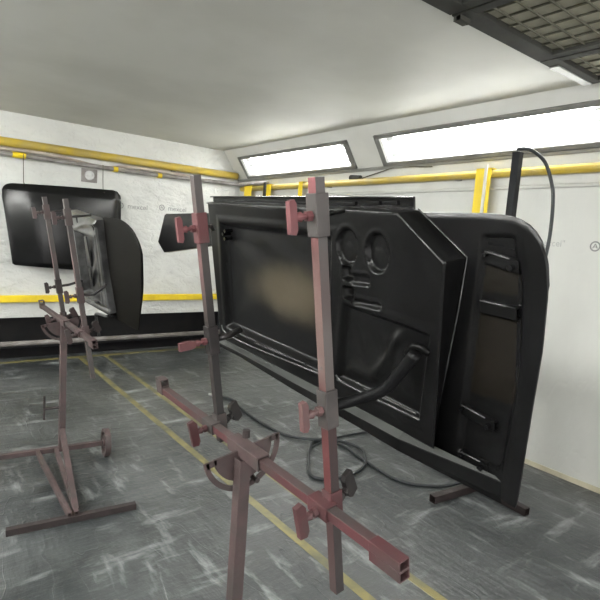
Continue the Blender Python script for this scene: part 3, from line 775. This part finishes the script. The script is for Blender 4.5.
def stand(label, foot, bar_a, bar_b, up_list, near, mats, col_up, block=.02):
    """foot = column base; bar_a / bar_b = far and near bar ends; up_list = uprights (dict)"""
    F = Vector(foot)
    t = thing('panel_stand', label, 'panel stand', F, 'steel panel stands')
    rel = lambda p: Vector(p) - F
    A, B = rel(bar_a), rel(bar_b); bd = (B - A).normalized()
    z = A.z
    mt = lambda k: M[mats[k]]
    # base frame
    bm = bmesh.new(); add_square_tube(bm, (-.40, -.69, .0165), (.205, -.75, .0165), .033, .033); link_mesh('foot_bar', bm, mt('dark'), t, bevel=.002)
    bm = bmesh.new(); add_square_tube(bm, (-.42, .045, .09), (.24, -.02, .09), .03, .03); link_mesh('axle_beam', bm, mt('base'), t, bevel=.002)
    for x in (-.44, .265):
        bm = bmesh.new(); y = .013 - .098 * (x + .0)
        y = .045 - (x + .42) * .0985
        ax = Vector((1, -.0985, 0))
        add_ring(bm, (x, y, .09), ax, .09, .070, .034, 36)
        add_ring(bm, (x, y, .09), ax, .026, .012, .04, 20)
        s_, u_ = frame_of(ax, (0, 0, 1))
        for k in range(5):
            a = 2 * math.pi * k / 5 + .3; dr = s_ * math.cos(a) + u_ * math.sin(a)
            c = Vector((x, y, .09)); add_cyl(bm, c + dr * .02, c + dr * .075, .009, 8)
        w = link_mesh('wheel', bm, mt('base'), t, bevel=.002)
        bm = bmesh.new(); add_cyl(bm, Vector((x, y, .09)) - ax * .025, Vector((x, y, .09)) + ax * .025, .012, 12); link_mesh('axle_bolt', bm, mt('dark'), w)
    for x in (-.115, -.01):
        bm = bmesh.new(); add_square_tube(bm, (x - .02, .02, .09), (x * .3 - .085, -.72, .035), .022, .03); link_mesh('base_rail', bm, mt('base'), t, bevel=.002)
    # column, slightly raked foot brace, small pedal
    bm = bmesh.new(); add_square_tube(bm, (0, 0, .09), (0, 0, z - .018), .035, .035, (1, 0, 0), side_mats=(0, 0, 0, 0)); link_mesh('column', bm, mt('base'), t, bevel=.002)
    bm = bmesh.new(); add_square_tube(bm, (-.005, -.03, .22), (-.085, -.69, .035), .03, .034); link_mesh('brace', bm, mt('base'), t, bevel=.002)
    bm = bmesh.new(); add_cyl(bm, (-.015, 0, .36), (-.10, .01, .36), .008, 10); add_cyl(bm, (-.10, .01, .29), (-.10, .01, .44), .006, 10); link_mesh('pedal', bm, mt('dark'), t, smooth=False)
    # pivot: sleeve on the bar and half round plate with a curved slot
    J = Vector((0, 0, z)); J = A + bd * ((J - A).dot(bd))
    bm = bmesh.new(); add_square_tube(bm, J - bd * .085, J + bd * .085, .040, .040, UV, .005); link_mesh('pivot_sleeve', bm, mt('base'), t, bevel=.002)
    bm = bmesh.new(); R1 = .125
    cs, sn = math.cos(.20), math.sin(.20)
    ex, ez = Vector((cs, 0, sn)), Vector((-sn, 0, cs)); off = -bd * .03
    def arc(r, a0, a1, n): return [J + off + ex * r * math.cos(a0 + (a1 - a0) * k / n) + ez * r * math.sin(a0 + (a1 - a0) * k / n) for k in range(n + 1)]
    th = bd * .007
    add_prism(bm, arc(R1 * .76, math.pi, 2 * math.pi, 24), th)                       # plate
    A1, A2 = arc(R1, math.pi, 2 * math.pi, 24), arc(R1 * .88, math.pi, 2 * math.pi, 24)
    add_prism(bm, A1 + A2[::-1], th)                                                   # outer rim of the slot
    for a in (math.pi, 1.5 * math.pi - .08, 2 * math.pi - .16):
        add_prism(bm, arc(R1 * .95, a, a + .16, 3) + arc(R1 * .7, a, a + .16, 3)[::-1], th)
    link_mesh('quadrant_plate', bm, mt('base'), t)
    bm = bmesh.new(); q = J + off - ez * R1 * .82 + ex * .02; add_cyl(bm, q - bd * .03, q + bd * .03, .008, 10); link_mesh('pivot_bolt', bm, mt('dark'), t)
    bm = bmesh.new(); add_cyl(bm, J + off + Vector((.01, 0, .028)), J + off + Vector((.01, 0, .05)), .011, 8)
    link_mesh('pivot_bolt', bm, mt('dark'), t)
    # cross bar and its end pieces
    bm = bmesh.new(); add_square_tube(bm, A, B, .0255, .0255, UV, side_mats=(0, 1, 0, 0)); link_mesh('cross_bar', bm, [mt('bar'), mt('top')], t, bevel=.002)
    bm = bmesh.new(); e0 = B - bd * .075; e1 = B + bd * .010
    for dz in (.003, -.020): add_square_tube(bm, e0 + UV * dz, e1 + UV * dz, .028, .023, UV)
    link_mesh('end_block', bm, mt('block'), t, bevel=.002)
    bm = bmesh.new()
    for dz in (.0, .029): add_square_tube(bm, A - bd * .02 + UV * dz, A + bd * .035 + UV * dz, .031, .029, UV)
    link_mesh('end_stop', bm, mt('stop'), t, bevel=.002)
    # uprights
    for u in up_list:
        c = A + bd * u['at']                                   # where it crosses the bar
        c = c + NV * .026
        top, bot = c + UV * u['top'], c - UV * u['down']
        bm = bmesh.new(); add_square_tube(bm, bot, top, .024, .024, (0, -1, 0), side_mats=u['sides'])
        add_cyl(bm, c + UV * .33 - NV * .0121 , c + UV * .33 - NV * .0126, .004, 8)
        link_mesh('upright', bm, [M[k] for k in u['mats']], t, bevel=.0015)
        # collar that joins bar and upright, with a knob to each side
        bm = bmesh.new(); b0 = c - NV * .026
        add_square_tube(bm, b0 - bd * .04, b0 + bd * .03, .036, .036, UV, .004)
        add_square_tube(bm, c - UV * .035 , c + UV * .035, .034, .034, (0, -1, 0), .004)
        cl = link_mesh('bar_collar', bm, M[u['bar_mat']], t, bevel=.002)
        bm = bmesh.new(); knob_mesh(bm, b0 - NV * .022 , -NV - UV * .1, .026, .085, .03, UV); link_mesh('clamp_knob', bm, M[u['bar_knob']], cl)
        bm = bmesh.new(); knob_mesh(bm, c + NV * .02 - bd * .0, NV * .9 + UV * .35 - bd * .25, .034, .07, .03, UV); link_mesh('clamp_knob', bm, M[u['back_knob']], cl)
        for a in u['arms']:
            h = c + UV * a['h']
            bm = bmesh.new(); add_square_tube(bm, h - UV * .044, h + UV * .044, .034, .034, (0, -1, 0), .005, (a.get('side', 0),) * 4)
            cl = link_mesh('arm_collar', bm, M[a['mat']], t, bevel=.002)
            bm = bmesh.new(); knob_mesh(bm, h - NV * .019, -NV, a.get('wide', .022), a.get('tall', .07), .038, a.get('hint', UV)); link_mesh('clamp_knob', bm, M[a['knob']], cl)
            bm = bmesh.new(); pts = [h + NV * .015] + [h + NV * p[0] + UV * p[1] - Vector((0, p[2], 0)) for p in a['arm']]
            add_tube(bm, pts, a.get('r', .008), 10, 5 if len(pts) > 3 else 0)
            link_mesh('support_arm', bm, M[a['arm_mat']], cl, smooth=True)
    return t

# near stand (column foot below the edge of the photograph)
stand('near red and grey steel panel stand holding the large black door',
      (.738, 1.159, 0), (.766, 1.80, .9), (.740, .582, .9),
      [dict(at=.424, top=.765, down=.06, sides=(1, 0, 1, 0), mats=('post_a_front', 'post_a_side'), bar_mat='steel', bar_knob='red', back_knob='charcoal',
            arms=[dict(h=.615, mat='pink', knob='pink', wide=.017, tall=.075, arm=[(.05, .0, -.03), (.112, -.02, -.14)], arm_mat='steel', r=.006),
                  dict(h=.275, mat='charcoal', knob='pink', wide=.05, tall=.026, arm=[(.06, .0, 0), (.118, .0, -.03)], arm_mat='charcoal', r=.010)]),
       dict(at=.983, top=.73, down=.235, sides=(1, 0, 1, 0), mats=('post_b_front', 'post_b_side'), bar_mat='red', bar_knob='red', back_knob='charcoal',
            arms=[dict(h=.655, mat='steel', knob='pink', wide=.017, tall=.07, arm=[(.06, 0, -.025), (.118, .0, -.055)], arm_mat='black_paint', r=.006),
                  dict(h=.235, mat='steel', knob='pink', wide=.017, tall=.07, arm=[(.06, .01, .03), (.09, .04, .085), (.100, .09, .125), (.104, .135, .16)], arm_mat='black_satin', r=.013)])],
      True, dict(base='mauve', dark='mauve_dark', bar='red', top='bar_top', block='red', stop='mauve'), 0)

# far stand by the back wall
stand('far mauve dusty steel panel stand on wheels, left, holding the smaller grey door',
      (.757, 3.30, 0), (.757, 3.93, .9), (.757, 2.66, .9),
      [dict(at=.518, top=.745, down=.06, sides=(1, 0, 1, 0), mats=('steel', 'post_c_side'), bar_mat='mauve', bar_knob='mauve', back_knob='mauve',
            arms=[dict(h=.655, mat='mauve', knob='mauve', arm=[(.06, 0, 0), (.118, 0, 0)], arm_mat='charcoal', r=.006),
                  dict(h=.20, mat='mauve_dark', knob='mauve_dark', arm=[(.06, 0, 0), (.13, .02, .05)], arm_mat='charcoal')]),
       dict(at=1.016, top=.725, down=.27, sides=(1, 0, 1, 0), mats=('steel', 'post_c_side'), bar_mat='mauve', bar_knob='mauve', back_knob='mauve_dark',
            arms=[dict(h=.63, mat='mauve', knob='mauve', arm=[(.06, 0, 0), (.118, 0, 0)], arm_mat='charcoal', r=.006),
                  dict(h=.21, mat='mauve', knob='mauve', arm=[(.06, 0, .05), (.118, .05, .1)], arm_mat='charcoal')])],
      False, dict(base='mauve', dark='mauve_dark', bar='mauve', top='mauve', block='mauve', stop='mauve'), 0)

# ================================================================ smaller door on the far stand
door2 = thing('car_door_shell', 'smaller grey framed car door with a black rounded end, on the far stand', 'car door')
door_frame(door2, .80, 0)
D2 = door2
DD = .0
o_top = interp([(-3.66, .665), (-3.03, .618), (-2.80, .611), (-2.746, .606), (-2.70, .597), (-2.65, .583), (-2.60, .563), (-2.56, .540), (-2.53, .515), (-2.51, .490), (-2.497, .462), (-2.492, .44)])
o_bot = interp([(-3.66, .02), (-2.70, .008), (-2.69, .02), (-2.56, .225), (-2.506, .385), (-2.492, .435)])
def d2_skin(s, t): return .212 + .02 * smoothstep(0, .25, min(o_top(s) - t, t - o_bot(s), -2.492 - s, s + 3.66))
pressed('outer_skin', -3.66, -2.51, lambda s: o_bot(s + .018) + .004, lambda s: o_top(s + .018) - .006, d2_skin, 90, 40, M['black_satin'], D2, dense_end=True)
def e_s(t): return -3.035 - .045 * (1 - smoothstep(.0, .6, t))
def d2_end(s, t):
    d = .205 + .004 * (1 - smoothstep(0, .02, min(o_top(s) - t, 9)))
    return d - .012 * math.exp(-((t - .33) / .3) ** 2)
pressed('end_flap', -3.06, -2.494, o_bot, lambda s: o_top(s) - .001, d2_end, 60, 40, M['flap'], D2, skirt=.004, dense_end=True)
i_top = interp([(-3.64, .660), (-3.03, .603)]); i_bot = interp([(-3.64, .055), (-3.06, .055)])
W2 = [(-3.52, .13), (-3.13, .115), (-3.09, .50), (-3.50, .53)]
def d2_inner(s, t):
    d = .150
    w = quad_sd(s, t, W2)
    d += .045 * (1 - smoothstep(-.014, .006, w)) - .006 * (smoothstep(-.002, .01, w) - smoothstep(.014, .03, w))
    if w < 0: d += .006 * math.sin(s * 30 + 4 * math.sin(t * 12)) * (1 - smoothstep(-.12, -.01, w))
    k = t - .55 - .03 * smoothstep(-3.5, -3.2, s)
    d -= .010 * math.exp(-(k / .012) ** 2)
    d += .010 * math.exp(-((t - .085) / .014) ** 2)
    for cs, ct, r in ((-3.42, .60, .02), (-3.08, .56, .014), (-3.08, .2, .014), (-3.56, .3, .02)):
        d += .02 * (1 - smoothstep(.8, 1.0, math.hypot(s - cs, t - ct) / r))
    d += .008 * (1 - smoothstep(0, .012, min(i_top(s) - t, t - i_bot(s), -3.04 - s)))
    return d
pressed('inner_panel', -3.64, -3.04, i_bot, i_top, d2_inner, 120, 110, M['grey_panel'], D2, skirt=.055)
bm = bmesh.new(); add_prism(bm, [(-3.50, .19, .30), (-3.36, .16, .50), (-3.32, .16, .50), (-3.40, .19, .30)], (0, .01, 0)); add_prism(bm, [(-3.47, .185, .18), (-3.36, .16, .30), (-3.33, .16, .30), (-3.42, .185, .17)], (0, .01, 0))
link_mesh('inner_brace', bm, M['grey_panel'], D2, bevel=.003)
bm = bmesh.new(); add_tube(bm, [(-3.60, .14, .13), (-3.35, .12, .12), (-3.15, .13, .115)], .009, 8, 4); link_mesh('edge_bead', bm, M['grey_panel'], D2, smooth=True)
bm = bmesh.new(); add_tube(bm, [(-3.02, .14, .045), (-3.16, .12, .045), (-3.19, .12, .02), (-3.19, .12, -.10)], .008, 8, 5); link_mesh('hook_rod', bm, M['grey_panel'], D2, smooth=True)
bm = bmesh.new(); add_prism(bm, [(-3.66, .17, .055), (-3.04, .17, .045), (-3.04, .235, .02), (-3.66, .235, .03)], (0, 0, -.01)); link_mesh('sill_ledge', bm, M['black_satin'], D2, bevel=.003)

# ================================================================ bonnet hung on the back wall
hood = thing('car_bonnet', 'glossy black curved bonnet hung against the film of the back wall', 'car bonnet', (.775, 5.93, 1.0))
h_top = interp([(0, .78), (.012, .808), (.03, .828), (.055, .842), (.09, .850), (.6, .874), (1.08, .892), (1.15, .885), (1.185, .84)])
h_bot = interp([(0, .70), (.095, .035), (.12, .02), (.66, -.012), (1.16, 0.0), (1.185, .05)])
def d_hood(s, t):
    a = (s - .6) / .6; b = (t - .45) / .45
    d = -.05 + .045 * a * a + .03 * b * b
    d += .05 * (1 - smoothstep(0, .30, s - .095 * (1 - smoothstep(.0, .8, t))))
    d += .05 * smoothstep(1.08, 1.185, s)
    d += .035 * smoothstep(.78, .89, t)
    d += .02 * (1 - smoothstep(0, .05, t))
    return d
pressed('skin', 0, 1.185, h_bot, h_top, d_hood, 110, 80, M['bonnet'], hood, skirt=.012, thick=0)
for x in (.19, .98):
    bm = bmesh.new(); add_tube(bm, [(x, .10, 1.150), (x, .075, 1.152), (x, .073, 1.12), (x, .06, .95), (x, .04, .86), (x, .0, .855)], .004, 8, 4); link_mesh('hanging_wire', bm, M['wire'], hood, smooth=True)

# ================================================================ dark stand behind the large door and the hose
post = thing('dark_post_stand', 'tall dark post on a brown square tube foot behind the large door', 'post stand', (2.885, 1.723, 0))
bm = bmesh.new(); add_square_tube(bm, (0, 0, .045), (0, 0, 2.10), .045, .045, (1, 0, 0)); add_box(bm, (0, 0, 2.095), (.047, .047, .012)); link_mesh('post', bm, M['rubber'], post, bevel=.003)
bm = bmesh.new(); add_square_tube(bm, (.012, .36, .0225), (-.04, -.35, .0225), .045, .045); link_mesh('foot_tube', bm, M['brown_steel'], post, bevel=.002)
bm = bmesh.new(); add_square_tube(bm, (-.022, .0, .0225), (-.42, .035, .0225), .045, .045); link_mesh('foot_tube', bm, M['brown_steel'], post, bevel=.002)
hs = thing('air_hose', 'dark air hose looped over the post and lying coiled on the floor', 'hose', (2.4, 2.4, 0))
pts = [(2.86, 1.72, 2.113), (2.89, 1.68, 2.118), (2.929, 1.643, 2.10), (2.975, 1.599, 2.046), (3.001, 1.564, 1.945), (3.008, 1.54, 1.83), (2.986, 1.522, 1.596), (2.97, 1.545, 1.363), (2.97, 1.62, 1.07), (2.98, 1.66, .6), (3.0, 1.67, .2), (3.0, 1.68, .07), (2.98, 1.69, .060),
       (2.95, 1.70, .0600), (2.88, 1.76, .060), (2.80, 1.765, .058), (2.67, 1.85, .012), (2.49, 2.03, .011), (2.50, 2.36, .011), (2.54, 2.66, .011), (2.42, 2.80, .011), (2.28, 2.70, .011), (2.16, 2.56, .011), (2.03, 2.36, .011), (2.14, 2.26, .011), (2.38, 2.28, .011), (2.52, 2.38, .024), (2.62, 2.56, .014), (2.53, 2.78, .014), (2.40, 2.80, .024), (2.28, 3.0, .011), (2.255, 3.39, .011), (2.29, 3.70, .011), (2.33, 3.9, .011), (2.25, 4.05, .011)]
bm = bmesh.new(); add_tube(bm, [Vector(p) - Vector((2.4, 2.4, 0)) for p in pts], .0105, 10, 8); link_mesh('hose', bm, M['hose'], hs, smooth=True)
bm = bmesh.new(); add_cyl(bm, (-.15, 1.65, .012), (-.19, 1.72, .012), .015, 12); link_mesh('hose_fitting', bm, M['bright_steel'], hs)
lc = pipe('floor_cable', [(2.30, 2.72, .008), (2.55, 2.78, .008), (2.94, 2.75, .008), (3.3, 2.65, .008)], .007, 'hose', 'thin dark cable lying straight on the floor behind the hose coil', 'cable', 5, 8)
